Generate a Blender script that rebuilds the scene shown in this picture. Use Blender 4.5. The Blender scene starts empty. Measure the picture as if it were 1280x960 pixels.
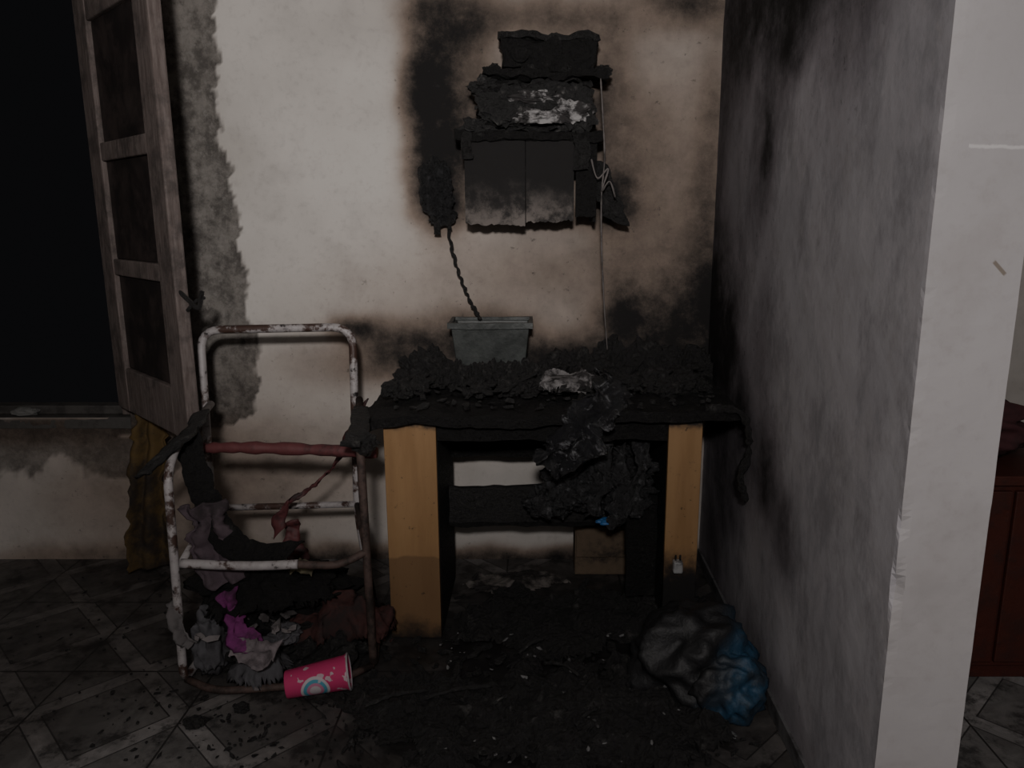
import bpy, math, random
from mathutils import Vector, noise, Matrix
random.seed(7)
SC = bpy.context.scene
COL = SC.collection

# ------------------------------------------------------------ node helper
class M:
    def __init__(s, name, rough=0.8, spec=0.3):
        s.mat = bpy.data.materials.new(name); s.mat.use_nodes = True
        s.nt = s.mat.node_tree
        s.b = s.nt.nodes['Principled BSDF']
        s.b.inputs['Roughness'].default_value = rough
        s.b.inputs['Specular IOR Level'].default_value = spec
        s.pos = s.nt.nodes.new('ShaderNodeNewGeometry').outputs['Position']
        s.obj = s.nt.nodes.new('ShaderNodeTexCoord').outputs['Object']
    def put(s, sock, v):
        if isinstance(v, bpy.types.NodeSocket): s.nt.links.new(v, sock)
        elif isinstance(v, (tuple, list)):
            sock.default_value = (v[0], v[1], v[2], 1.0) if sock.type == 'RGBA' else tuple(v)
        else: sock.default_value = v
    def noise(s, scale, detail=5, rough=0.6, vec=None, dist=0.0):
        n = s.nt.nodes.new('ShaderNodeTexNoise')
        s.put(n.inputs['Vector'], vec or s.pos)
        n.inputs['Scale'].default_value = scale; n.inputs['Detail'].default_value = detail
        n.inputs['Roughness'].default_value = rough; n.inputs['Distortion'].default_value = dist
        return n.outputs['Fac']
    def scale(s, v, sc):
        n = s.nt.nodes.new('ShaderNodeMapping'); s.put(n.inputs['Vector'], v)
        n.inputs['Scale'].default_value = sc; return n.outputs[0]
    def rotz(s, v, a, loc=(0, 0, 0)):
        n = s.nt.nodes.new('ShaderNodeMapping'); s.put(n.inputs['Vector'], v)
        n.inputs['Rotation'].default_value = (0, 0, a); n.inputs['Location'].default_value = loc
        return n.outputs[0]
    def math(s, op, a, b=0.0, clamp=False):
        n = s.nt.nodes.new('ShaderNodeMath'); n.operation = op; n.use_clamp = clamp
        s.put(n.inputs[0], a); s.put(n.inputs[1], b); return n.outputs[0]
    def rng(s, v, a, b, c=0.0, d=1.0, smooth=True):
        n = s.nt.nodes.new('ShaderNodeMapRange')
        n.interpolation_type = 'SMOOTHSTEP' if smooth else 'LINEAR'
        for i, x in enumerate((v, a, b, c, d)): s.put(n.inputs[i], x)
        return n.outputs[0]
    def mix(s, f, a, b, mode='MIX'):
        n = s.nt.nodes.new('ShaderNodeMix'); n.data_type = 'RGBA'; n.blend_type = mode
        s.put(n.inputs[0], f); s.put(n.inputs[6], a); s.put(n.inputs[7], b); return n.outputs[2]
    def attr(s, name):
        n = s.nt.nodes.new('ShaderNodeAttribute'); n.attribute_name = name
        return n.outputs['Fac']
    def sep(s, v):
        n = s.nt.nodes.new('ShaderNodeSeparateXYZ'); s.put(n.inputs[0], v); return n.outputs
    def color(s, c): s.put(s.b.inputs['Base Color'], c); return s
    def rough(s, r): s.put(s.b.inputs['Roughness'], r); return s
    def bump(s, h, strength=0.3, dist=0.01):
        n = s.nt.nodes.new('ShaderNodeBump'); n.inputs['Strength'].default_value = strength
        n.inputs['Distance'].default_value = dist
        s.put(n.inputs['Height'], h); s.nt.links.new(n.outputs[0], s.b.inputs['Normal']); return s

# ------------------------------------------------------------ materials
SOOT = (0.013, 0.012, 0.012)
def soot_mix(m, base, soot, n1, tn=(0.66, 0.55, 0.48)):
    tint = m.mix(m.rng(soot, 0.02, 0.5), base, m.mix(1.0, base, tn, 'MULTIPLY'))
    f = m.math('MULTIPLY', soot, m.math('ADD', m.math('MULTIPLY', n1, 1.4), 0.3))
    f = m.rng(f, 0.05, 0.95)
    return m.mix(f, tint, SOOT)

def wall_mat(name, base, tintc, bs=.2, streak=0.0, tn=(0.66, 0.55, 0.48), marks=False):
    m = M(name, 0.85, 0.2)
    n1 = m.noise(5, 8, 0.65); n2 = m.noise(40, 6, 0.7); n3 = m.noise(1.6, 4, 0.5)
    c = m.mix(m.rng(n3, 0.35, 0.7), base, tintc)
    c = m.mix(m.math('MULTIPLY', m.rng(n2, 0.5, 0.75), 0.22), c, (0.25, 0.23, 0.22))
    c = m.mix(m.math('MULTIPLY', m.rng(n1, 0.48, 0.72), 0.25), c, (0.24, 0.22, 0.21))
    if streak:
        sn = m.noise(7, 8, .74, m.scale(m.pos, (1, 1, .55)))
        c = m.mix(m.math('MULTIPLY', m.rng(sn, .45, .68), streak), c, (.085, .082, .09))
    if marks:
        x, y, z = m.sep(m.pos)
        zz = m.math('ADD', z, m.math('MULTIPLY', m.math('SUBTRACT', n1, .5), .04))
        ln = m.rng(m.math('ABSOLUTE', m.math('SUBTRACT', zz, 1.423)), .001, .004, 1, 0)
        ln = m.math('MULTIPLY', ln, m.math('GREATER_THAN', x, .685))
        c = m.mix(m.math('MULTIPLY', ln, .6), c, (.55, .53, .53))
        u = m.math('ADD', m.math('SUBTRACT', x, .758), m.math('SUBTRACT', z, 1.2315))
        w_ = m.math('SUBTRACT', m.math('SUBTRACT', x, .758), m.math('SUBTRACT', z, 1.2315))
        sc = m.math('MULTIPLY', m.rng(m.math('ABSOLUTE', u), .003, .006, 1, 0), m.rng(m.math('ABSOLUTE', w_), .018, .024, 1, 0))
        c = m.mix(m.math('MULTIPLY', sc, .8), c, (.15, .12, .09))
    nb = m.noise(14, 8, .75)
    cem = m.mix(m.rng(nb, 0.35, 0.65), (0.078, 0.071, 0.065), (0.20, 0.185, 0.17))
    cem = m.mix(m.math('MULTIPLY', m.rng(n2, 0.52, 0.68), 0.45), cem, (0.25, 0.235, 0.22))
    c = m.mix(m.attr('raw'), c, cem)
    c = soot_mix(m, c, m.attr('soot'), m.noise(9, 8, 0.76), tn)
    sp = m.math('MULTIPLY', m.rng(m.noise(28, 5, 0.75), 0.60, 0.70), m.rng(m.attr('soot'), 0.02, 0.35))
    c = m.mix(m.math('MULTIPLY', sp, 0.6), c, (0.03, 0.028, 0.028))
    m.color(c)
    m.bump(m.math('ADD', m.math('ADD', m.math('MULTIPLY', n1, .5), m.math('MULTIPLY', n2, 0.35)), m.math('MULTIPLY', m.attr('raw'), m.math('MULTIPLY', nb, 6))), bs, 0.010)
    return m.mat
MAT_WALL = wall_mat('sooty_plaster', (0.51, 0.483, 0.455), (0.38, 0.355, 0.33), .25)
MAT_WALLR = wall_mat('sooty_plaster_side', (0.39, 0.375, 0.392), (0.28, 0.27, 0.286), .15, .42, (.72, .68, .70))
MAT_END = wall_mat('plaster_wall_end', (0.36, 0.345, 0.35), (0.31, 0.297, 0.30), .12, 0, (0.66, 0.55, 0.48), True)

def char_mat(name='charred', base=(0.0125, 0.0118, 0.0118), ash=0.7, ashc=(0.11, 0.105, 0.10), r0=.28, r1=.85, spec=.5):
    m = M(name, .5, spec)
    n = m.noise(26, 8, 0.78); n2 = m.noise(90, 4, 0.7); n3 = m.noise(6, 4, .6)
    f = m.math('MULTIPLY', m.math('MULTIPLY', m.rng(n, 0.53, 0.70), m.rng(n3, .38, .60)), ash)
    m.color(m.mix(f, base, ashc))
    m.rough(m.rng(n2, 0.3, 0.7, r0, r1))
    m.bump(m.math('ADD', n, m.math('MULTIPLY', n2, 0.5)), 0.9, 0.02)
    return m.mat
CHAR = char_mat()
CHAR_ASH = char_mat('charred_ashy', (0.018, 0.0175, 0.0175), 0.9, (0.22, 0.21, 0.20), .4, .9)
CHAR_FLAT = char_mat('charred_board', (0.010, 0.0095, 0.0095), 0.4, (0.06, 0.058, 0.055), .4, .9, .3)

def plain(name, c, r=0.7, dirt=0.5, dirtc=(0.016, 0.014, 0.014), sc=14, spec=0.3, lo=0.45, hi=0.65):
    m = M(name, r, spec)
    n = m.noise(sc, 7, 0.7)
    v = m.mix(m.noise(60, 3, 0.6), c, tuple(x * 0.7 for x in c))
    m.color(m.mix(m.math('MULTIPLY', m.rng(n, lo, hi), dirt), v, dirtc))
    m.bump(n, 0.4, 0.01)
    return m.mat

# ------------------------------------------------------------ mesh helpers
def link(o, parent=None):
    COL.objects.link(o)
    if parent: o.parent = parent
    return o
def empty(name, loc=(0, 0, 0)):
    e = bpy.data.objects.new(name, None); e.empty_display_size = 0.1; COL.objects.link(e); return e
def mesh(name, vs, fs, mat, parent=None, smooth=False):
    me = bpy.data.meshes.new(name); me.from_pydata([tuple(v) for v in vs], [], fs); me.update()
    me.materials.append(mat)
    if smooth: me.polygons.foreach_set('use_smooth', [True] * len(me.polygons))
    return link(bpy.data.objects.new(name, me), parent)
def bev(o, w=0.004, seg=2):
    b = o.modifiers.new('bevel', 'BEVEL'); b.width = w; b.segments = seg; b.limit_method = 'ANGLE'; return o
def box(name, x0, x1, y0, y1, z0, z1, mat, parent=None, bevel=0.003):
    vs = [(x, y, z) for x in (x0, x1) for y in (y0, y1) for z in (z0, z1)]
    fs = [(0, 1, 3, 2), (4, 6, 7, 5), (0, 4, 5, 1), (2, 3, 7, 6), (0, 2, 6, 4), (1, 5, 7, 3)]
    o = mesh(name, vs, fs, mat, parent)
    if bevel: bev(o, bevel)
    return o
def fr(p, sc, seed=0, octv=4):
    return noise.fractal(Vector(p) * sc + Vector((seed * 7.3, seed * 3.1, seed * 1.7)), 0.8, 2.1, octv)
def ridge(p, sc, seed=0, octv=4):
    v = 0; a = 1
    for i in range(octv):
        v += a * (1 - abs(noise.noise(Vector(p) * sc + Vector((seed * 5.1, seed * 2.3 + i, 9.7))) * 2)); a *= 0.5; sc *= 2.1
    return v - 0.9
def rough_box(name, x0, x1, y0, y1, z0, z1, mat, parent=None, step=0.02, amp=0.006, sag=None, seed=0, nsc=9):
    """box with gridded faces and an uneven, burnt surface"""
    nx = max(2, int((x1 - x0) / step)); ny = max(2, int((y1 - y0) / step)); nz = max(1, int((z1 - z0) / step))
    idx = {}; vs = []; fs = []
    def vid(i, j, k):
        key = (i, j, k)
        if key not in idx:
            p = Vector((x0 + (x1 - x0) * i / nx, y0 + (y1 - y0) * j / ny, z0 + (z1 - z0) * k / nz))
            q = Vector((fr(p, nsc, seed), fr(p, nsc, seed + 5), fr(p, nsc, seed + 9))) * amp
            p = p + q
            if sag: p.z += sag(p)
            idx[key] = len(vs); vs.append(p)
        return idx[key]
    for i in range(nx):
        for j in range(ny):
            fs.append((vid(i, j, 0), vid(i, j + 1, 0), vid(i + 1, j + 1, 0), vid(i + 1, j, 0)))
            fs.append((vid(i, j, nz), vid(i + 1, j, nz), vid(i + 1, j + 1, nz), vid(i, j + 1, nz)))
    for i in range(nx):
        for k in range(nz):
            fs.append((vid(i, 0, k), vid(i + 1, 0, k), vid(i + 1, 0, k + 1), vid(i, 0, k + 1)))
            fs.append((vid(i, ny, k), vid(i, ny, k + 1), vid(i + 1, ny, k + 1), vid(i + 1, ny, k)))
    for j in range(ny):
        for k in range(nz):
            fs.append((vid(0, j, k), vid(0, j, k + 1), vid(0, j + 1, k + 1), vid(0, j + 1, k)))
            fs.append((vid(nx, j, k), vid(nx, j + 1, k), vid(nx, j + 1, k + 1), vid(nx, j, k + 1)))
    return mesh(name, vs, fs, mat, parent)
def smooth_pts(pts, n=8):
    out = []; P = [Vector(p) for p in pts]
    for i in range(len(P) - 1):
        p0 = P[max(i - 1, 0)]; p1 = P[i]; p2 = P[i + 1]; p3 = P[min(i + 2, len(P) - 1)]
        for k in range(n):
            t = k / n
            out.append(0.5 * ((2 * p1) + (p2 - p0) * t + (2 * p0 - 5 * p1 + 4 * p2 - p3) * t * t + (3 * p1 - p0 - 3 * p2 + p3) * t ** 3))
    out.append(P[-1]); return out
def round_corners(pts, r, n=6):
    P = [Vector(p) for p in pts]; out = [P[0]]
    for i in range(1, len(P) - 1):
        a = (P[i - 1] - P[i]); b = (P[i + 1] - P[i]); rr = min(r, a.length * 0.45, b.length * 0.45)
        A = P[i] + a.normalized() * rr; B = P[i] + b.normalized() * rr
        for k in range(n + 1):
            t = k / n; out.append(A * (1 - t) ** 2 + P[i] * 2 * t * (1 - t) + B * t * t)
    out.append(P[-1]); return out
def tube(name, pts, r, mat, parent=None, seg=12, jit=0.0, seed=0):
    P = [Vector(p) for p in pts]; vs = []; fs = []
    up = None
    for i, p in enumerate(P):
        t = (P[min(i + 1, len(P) - 1)] - P[max(i - 1, 0)]).normalized()
        if up is None: up = Vector((0, 0, 1)) if abs(t.z) < 0.9 else Vector((0, 1, 0))
        s = t.cross(up).normalized(); up = s.cross(t).normalized()
        rr = r * (1 + (jit * fr(p, 60, seed) if jit else 0))
        for k in range(seg):
            a = 2 * math.pi * k / seg
            vs.append(p + s * math.cos(a) * rr + up * math.sin(a) * rr)
    for i in range(len(P) - 1):
        for k in range(seg):
            a = i * seg + k; b = i * seg + (k + 1) % seg
            fs.append((a, b, b + seg, a + seg))
    fs.append(tuple(range(seg))[::-1]); fs.append(tuple((len(P) - 1) * seg + k for k in range(seg)))
    return mesh(name, vs, fs, mat, parent, True)
def ribbon(name, pts, width_vec, mat, parent=None, amp=0.006, thick=0.004, seed=0, nw=7, rag=0.2, fold=0.0, nf=3, fsc=14, taper=None):
    P = smooth_pts(pts, 10); vs = []; fs = []
    w = Vector(width_vec)
    for i, p in enumerate(P):
        wf = 1 + rag * fr(p, 18, seed + 3)
        if taper: wf *= taper[0] + (taper[1] - taper[0]) * i / (len(P) - 1)
        for k in range(nw):
            t = k / (nw - 1) - 0.5
            q = p + w * t * wf
            q = q + Vector((fr(q, fsc, seed), fr(q, fsc, seed + 2) * 1.6, fr(q, fsc, seed + 4))) * amp
            if fold: q.y += fold * math.sin(t * nf * 6.283 + i * .05 + seed + 1.5 * fr(q, 5, seed))
            vs.append(q)
    for i in range(len(P) - 1):
        for k in range(nw - 1):
            a = i * nw + k; fs.append((a, a + 1, a + nw + 1, a + nw))
    o = mesh(name, vs, fs, mat, parent, True)
    sm = o.modifiers.new('solid', 'SOLIDIFY'); sm.thickness = thick
    return o
def blob_data(c, s, seed, amp=0.25, sub=4, sc=None, zmin=None, mode='fr', rot=0, ymax=None, xmax=None):
    import bmesh
    bm = bmesh.new(); bmesh.ops.create_icosphere(bm, subdivisions=sub, radius=1)
    cs, sn = math.cos(rot), math.sin(rot); vs = []
    for v in bm.verts:
        n = v.co.normalized()
        d = (fr(n, 1.6, seed, 5) * amp + ridge(n, 2.6, seed, 4) * amp * 0.35) if mode == 'fr' else \
            (ridge(n, 1.5, seed, 2) * amp * 0.42 + noise.noise(n * 1.8 + Vector((seed * 3.3, 0, 0))) * amp * 0.5)
        p = n * (1 + d)
        p = Vector((p.x * s[0], p.y * s[1], p.z * s[2]))
        p = Vector((p.x * cs - p.y * sn, p.x * sn + p.y * cs, p.z)) + Vector(c)
        if zmin is not None and p.z < zmin: p.z = zmin + 0.002 * (zmin - p.z)
        if ymax is not None and p.y > ymax: p.y = ymax
        if xmax is not None and p.x > xmax: p.x = xmax
        vs.append(p)
    fs = [tuple(v.index for v in f.verts) for f in bm.faces]
    bm.free(); return vs, fs
def blobs(name, lst, mat, parent=None, smooth=False):
    V = []; F = []
    for kw in lst:
        v, f = blob_data(**kw); o = len(V); V += v; F += [tuple(i + o for i in t) for t in f]
    return mesh(name, V, F, mat, parent, smooth)
def sheet(name, cx, cy, rx, ry, z0, dome, seed, mat, parent=None, n=70, amp=0.02, rag=0.35, fsc=9, rot=0.0, thick=0.003, oct_=5):
    """crumpled sheet / heap with ragged outline lying on a surface"""
    vs = []; fs = []; keep = []
    cs, sn = math.cos(rot), math.sin(rot)
    for i in range(n + 1):
        for j in range(n + 1):
            a = (i / n * 2 - 1) * 1.3; b = (j / n * 2 - 1) * 1.3
            x = a * rx; y = b * ry
            X = cx + x * cs - y * sn; Y = cy + x * sn + y * cs
            r = math.hypot(a, b) * (1 + rag * fr((X, Y, 0), 6, seed, 5))
            h = max(0, 1 - r * r)
            z = z0 + dome * h ** 0.7 + max(-0.2, ridge((X, Y, 0), fsc, seed, oct_)) * amp * min(1, h * 3 + 0.05) + 0.25 * amp
            vs.append((X + fr((X, Y, z), 12, seed) * amp * 0.6, Y + fr((X, Y, z), 12, seed + 3) * amp * 0.6, max(z, z0 + 0.0015)))
            keep.append(r < 1)
    w = n + 1
    for i in range(n):
        for j in range(n):
            q = (i * w + j, (i + 1) * w + j, (i + 1) * w + j + 1, i * w + j + 1)
            if all(keep[k] for k in q): fs.append(q)
    o = mesh(name, vs, fs, mat, parent, oct_ < 4)
    sm = o.modifiers.new('solid', 'SOLIDIFY'); sm.thickness = thick; sm.offset = 0
    return o
def shards(name, boxes, count, mat, seed, smin=0.006, smax=0.03, parent=None, xmax=9):
    rnd = random.Random(seed); V = []; F = []
    for _ in range(count):
        (x0, x1, y0, y1, z) = rnd.choice(boxes)
        c = Vector((rnd.uniform(x0, x1), rnd.uniform(y0, y1), 0))
        s = rnd.uniform(smin, smax); l = s * rnd.uniform(1, 2.6); t = s * rnd.uniform(0.2, 0.7)
        R = Matrix.Rotation(rnd.uniform(0, 6.28), 3, 'Z') @ Matrix.Rotation(rnd.uniform(-.6, .6), 3, 'X') @ Matrix.Rotation(rnd.uniform(-.5, .5), 3, 'Y')
        base = len(V); k = rnd.choice((4, 5, 6))
        for lv in (0, 1):
            for q in range(k):
                a = 6.283 * q / k; rr = rnd.uniform(0.5, 1.1)
                p = R @ Vector((math.cos(a) * l * rr * .5, math.sin(a) * s * rr * .5, lv * t))
                V.append(Vector((min(xmax, c.x + p.x), c.y + p.y, max(z + 0.001, z + p.z))))
        F.append(tuple(base + q for q in range(k))[::-1]); F.append(tuple(base + k + q for q in range(k)))
        for q in range(k):
            F.append((base + q, base + (q + 1) % k, base + k + (q + 1) % k, base + k + q))
    return mesh(name, V, F, mat, parent)

# ------------------------------------------------------------ room shell
WY = 2.82; RX = 0.64
def gsum(x, z, L):
    k = 1.0
    for (cx, cz, sx, sz, a) in L:
        d = ((x - cx) / sx) ** 2 + ((z - cz) / sz) ** 2
        if d < 12: k *= 1 - a * math.exp(-d * 0.7)
    return 1 - k
BACK_SOOT = [(-.36, 1.80, .065, .16, 1), (-.355, 1.62, .075, .14, 1), (-.36, 1.70, .06, .2, .95), (-.345, 1.46, .08, .13, .97), (-.34, 1.36, .06, .07, .7), (-.29, 1.98, .12, .10, .7), (-.26, 1.74, .12, .26, .45),
    (.06, 1.97, .20, .06, .55), (.24, 1.75, .08, .2, .45), (0, 1.60, .26, .18, .6), (-.04, 1.33, .26, .04, .5), (.29, 1.37, .06, .10, .9),
    (.06, 1.12, .36, .16, .32), (.45, 1.5, .22, .5, .38), (.62, 1.4, .06, .5, .42), (.64, .92, .15, .26, 1), (.34, .95, .07, .11, .85),
    (.10, .78, .65, .08, .97), (-.68, .915, .07, .035, .8), (-.50, .86, .14, .07, .65), (-.2, .9, .18, .07, .65), (.45, .86, .2, .12, .8), (.53, 2.03, .14, .06, .7),
    (-1.45, .25, .5, .3, .38), (-.8, 0, 1.2, .05, .6), (.2, 0, .8, .04, .7), (.5, .25, .12, .3, .5), (.1, 2.4, .8, .25, .6),
    (-.8, .40, .5, .25, .26), (-.55, 1.05, .4, .2, .2), (-1.9, .52, .5, .05, .4), (-1.45, 1.9, .35, .5, .15)]
BOUND = [(2.8, -1.08), (2.035, -1.084), (1.78, -1.098), (1.567, -1.10), (1.376, -1.063), (1.236, -1.066), (1.035, -1.05), (.858, -1.03), (.644, -1.054), (.58, -1.07), (.53, -1.2), (.50, -1.6), (.48, -1.7)]
def bound(z):
    for i in range(len(BOUND) - 1):
        z1, x1 = BOUND[i]; z0, x0 = BOUND[i + 1]
        if z0 <= z <= z1: return x0 + (x1 - x0) * (z - z0) / (z1 - z0)
    return -9
def grid_wall(name, xs, zs, place, sootf, rawf, skip, mat, extra=None, mat2=None):
    vs = []; S = []; Rr = []; fs = []
    nz = len(zs)
    for x in xs:
        for z in zs:
            s = sootf(x, z); r = rawf(x, z)
            vs.append(place(x, z, s, r)); S.append(s); Rr.append(r)
    for i in range(len(xs) - 1):
        for j in range(nz - 1):
            if skip((xs[i] + xs[i + 1]) / 2, (zs[j] + zs[j + 1]) / 2): continue
            fs.append((i * nz + j, (i + 1) * nz + j, (i + 1) * nz + j + 1, i * nz + j + 1))
    nmain = len(fs)
    if extra:
        ev, ef = extra; b = len(vs); vs += ev; fs += [tuple(k + b for k in f) for f in ef]
        S += [0.0] * len(ev); Rr += [0.0] * len(ev)
    o = mesh(name, vs, fs, mat)
    if mat2:
        o.data.materials.append(mat2)
        for p in o.data.polygons[nmain:]: p.material_index = 1
    for nm, dat in (('soot', S), ('raw', Rr)):
        a = o.data.attributes.new(nm, 'FLOAT', 'POINT'); a.data.foreach_set('value', dat)
    return o
def lin(a, b, st):
    n = int(round((b - a) / st)); return [a + (b - a) * i / n for i in range(n + 1)]
def raw_back(x, z):
    if z < .5 or x < -1.62:
        if x < -1.15 and z < .575:
            e = .35 + .10 * fr((x, 0, z), 5, 3, 5)
            return 0.85 * max(0.0, min(1.0, (z - e) / .02)) * max(0, min(1, (-1.15 - x) / .1))
        return 0.0
    e = bound(z) + 0.018 * fr((x, 0, z), 14, 1, 5) * 1.5
    return max(0.0, min(1.0, (e - x) / 0.008))
WX0, WX1, WZ0, WZ1 = -2.6, -1.54, .575, 2.2
grid_wall('wall_back', lin(-3.2, 2.6, .0125), lin(0, 2.7, .0125),
    lambda x, z, s, r: (x, WY + r * (0.009 + .006 * fr((x, 0, z), 12, 7, 4)) + 0.002 * fr((x, 0, z), 5, 2), z),
    lambda x, z: gsum(x + .02 * fr((x, 0, z), 5, 8), z + .02 * fr((x, 0, z), 5, 9), BACK_SOOT), raw_back,
    lambda x, z: WX0 < x < WX1 and WZ0 < z < WZ1, MAT_WALL)
SIDE_SOOT = [(2.62, 1.85, .22, .25, .5), (2.2, 1.92, .45, .16, .8), (1.75, 2.03, .35, .15, .7), (2.05, 1.75, .10, .12, .75), (2.25, 1.5, .09, .16, .7), (2.78, 1.4, .08, .5, .45), (2.5, 1.2, .2, .3, .22),
    (2.75, .9, .18, .28, 1), (2.55, .85, .14, .24, .85), (2.32, .74, .10, .12, .6), (2.06, .6, .11, .12, .75), (1.87, .5, .07, .10, .5), (2.4, .45, .2, .15, .4), (2.15, .95, .08, .2, .3),
    (1.9, .10, .4, .06, .3), (1.7, 1.75, .2, .2, .35), (2.1, 1.2, .5, .9, .12), (2.2, .0, .9, .04, .7), (2.3, 2.35, 1, .3, .9), (2.6, .2, .2, .2, .5)]
def corner(z):
    c = 0.004 * max(0, fr((0, 0, z), 25, 4)) + 0.014 * math.exp(-((z - .66) / .035) ** 2) + 0.008 * math.exp(-((z - .78) / .02) ** 2)
    return (RX + c * .7, 1.27 + c, z)
ZS = lin(0, 2.7, .0125)
def right_extra():
    x0, x1, y0, y1, z1 = RX, RX + .155, 1.27, WY, 2.7
    vs = []; fs = []; nx = 9
    for j, z in enumerate(ZS):
        for i in range(nx):
            x = x0 + (x1 - x0) * i / (nx - 1)
            vs.append(corner(z) if i == 0 else (x, y0 + 0.0015 * fr((x, 0, z), 8, 3), z))
    for j in range(len(ZS) - 1):
        for i in range(nx - 1):
            a = j * nx + i; fs.append((a, a + 1, a + nx + 1, a + nx))
    b = len(vs)
    vs += [(x1, y0, 0), (x1, y1, 0), (x1, y1, z1), (x1, y0, z1)]; fs.append((b, b + 1, b + 2, b + 3))
    return vs, fs
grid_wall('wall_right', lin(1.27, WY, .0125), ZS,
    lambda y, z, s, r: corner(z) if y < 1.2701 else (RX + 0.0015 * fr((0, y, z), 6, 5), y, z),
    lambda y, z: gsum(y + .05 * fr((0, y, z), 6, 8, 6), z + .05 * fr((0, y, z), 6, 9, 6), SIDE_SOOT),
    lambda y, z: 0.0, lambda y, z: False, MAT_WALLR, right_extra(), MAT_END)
shellm = plain('old_plaster', (.42, .40, .38), .9, .2, sc=3)
box('wall_left', -3.3, -3.2, -2.6, WY + .1, 0, 2.7, shellm, None, 0)
box('wall_front', -3.3, 2.7, -2.7, -2.6, 0, 2.7, shellm, None, 0)
box('wall_far_right', 2.6, 2.7, -2.6, WY + .1, 0, 2.7, shellm, None, 0)
box('ceiling', -3.3, 2.7, -2.7, WY + .12, 2.701, 2.8, shellm, None, 0)

# floor
fm = M('scorched_tile', 0.45, 0.4)
T = 0.42
v = fm.rotz(fm.pos, math.radians(0), (0.11, 0.05, 0))
sx, sy, _ = fm.sep(v)
fx = fm.math('ABSOLUTE', fm.math('SUBTRACT', fm.math('FRACT', fm.math('DIVIDE', sx, T)), 0.5))
fy = fm.math('ABSOLUTE', fm.math('SUBTRACT', fm.math('FRACT', fm.math('DIVIDE', sy, T)), 0.5))
grout = fm.math('GREATER_THAN', fm.math('MAXIMUM', fx, fy), 0.493)
su = fm.math('ADD', fx, fy)
band = fm.math('MULTIPLY', fm.math('GREATER_THAN', su, 0.41), fm.math('LESS_THAN', su, 0.59))
line = fm.math('LESS_THAN', fm.math('ABSOLUTE', fm.math('SUBTRACT', fm.math('ABSOLUTE', fm.math('SUBTRACT', su, 0.5)), 0.09)), 0.007)
marb = fm.noise(7, 8, 0.7, dist=1.2)
c = fm.mix(fm.rng(marb, .35, .7), (0.085, 0.082, 0.080), (0.16, 0.154, 0.15))
c = fm.mix(band, c, fm.mix(fm.rng(marb, .35, .7), (0.14, 0.135, 0.132), (0.26, 0.25, 0.246)))
c = fm.mix(line, c, (0.040, 0.038, 0.038))
c = fm.mix(grout, c, (0.028, 0.027, 0.026))
c = fm.mix(fm.math('MULTIPLY', fm.rng(fm.noise(9, 9, .78), .50, .62), .8), c, (0.024, 0.023, 0.023))
c = soot_mix(fm, c, fm.attr('soot'), fm.noise(9, 8, .7), (.75, .71, .69))
fm.color(c); fm.rough(fm.rng(fm.noise(10, 5), .3, .7, .35, .8)); fm.bump(fm.math('SUBTRACT', 1, grout), .3, .003)
FS = [(.1, 2.15, .60, .5, 1), (.0, 1.65, .42, .28, .9), (-1.6, 2.7, .7, .2, .5), (-1.6, 2.2, .6, .4, .45), (-.8, 2.3, .35, .25, .85), (.5, 2.5, .3, .4, .6), (-.45, 1.75, .15, .12, .3), (-1.5, 1.75, .3, .3, .3)]
xs = lin(-3.2, 2.6, .025); ys = lin(-2.6, WY, .025)
vs = [(x, y, 0) for x in xs for y in ys]; n = len(ys)
fs = [(i * n + j, (i + 1) * n + j, (i + 1) * n + j + 1, i * n + j + 1) for i in range(len(xs) - 1) for j in range(n - 1)]
fl = mesh('floor', vs, fs, fm.mat)
a = fl.data.attributes.new('soot', 'FLOAT', 'POINT'); a.data.foreach_set('value', [gsum(p[0], p[1], FS) for p in vs])
box('baseboard_right', RX - .008, RX + .002, 1.28, WY - .01, 0.001, .05, plain('sooty_skirting', (.12, .117, .12), .6, .7), None, .002)

# ------------------------------------------------------------ window
wood = M('weathered_frame_wood', 0.75, 0.2)
g = wood.noise(30, 6, .7, wood.scale(wood.pos, (3, 3, .35)))
wc = wood.mix(wood.rng(g, .3, .7), (0.085, 0.066, 0.060), (0.145, 0.120, 0.112))
wc = wood.mix(wood.math('MULTIPLY', wood.rng(wood.noise(8, 6, .7), .45, .65), .7), wc, (0.04, 0.034, 0.032))
wood.color(wc); wood.bump(g, .4, .006)
WOOD = wood.mat
gl = M('smoked_glass', 0.5, 0.3); gl.color(gl.mix(gl.rng(gl.noise(9, 6, .7), .4, .7), (0.012, 0.0095, 0.0095), (0.036, 0.027, 0.025)))
win = empty('window_1')
dark = plain('reveal_plaster', (.07, .066, .062), .9, .6)
box('reveal_sill', WX0, WX1 + .001, WY + .006, 2.97, .53, .575, dark, win, .003)
box('reveal_jamb', WX1, WX1 + .05, WY + .018, 2.97, .53, 2.2, dark, win, .002)
box('frame_jamb', WX1 - .045, WX1 - .001, 2.86, 2.93, .576, 2.2, WOOD, win)
box('frame_sill', WX0, WX1 - .046, 2.87, 2.93, .576, .61, dark, win)
H = Vector((-1.535, 2.79, 0)); E = Vector((-1.06, 2.31, 0)); D = (E - H); L = D.length; D.normalize(); N = Vector((-D.y, D.x, 0))
def cas(name, a0, a1, z0, z1, t0, t1, mat):
    vs = [H + D * a + N * t + Vector((0, 0, z)) for a in (a0, a1) for t in (t0, t1) for z in (z0, z1)]
    fs = [(0, 1, 3, 2), (4, 6, 7, 5), (0, 4, 5, 1), (2, 3, 7, 6), (0, 2, 6, 4), (1, 5, 7, 3)]
    return bev(mesh(name, vs, fs, mat, win), .005)
cas('casement_stile_hinge', 0, .12, .63, 2.08, -.02, .02, WOOD)
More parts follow.
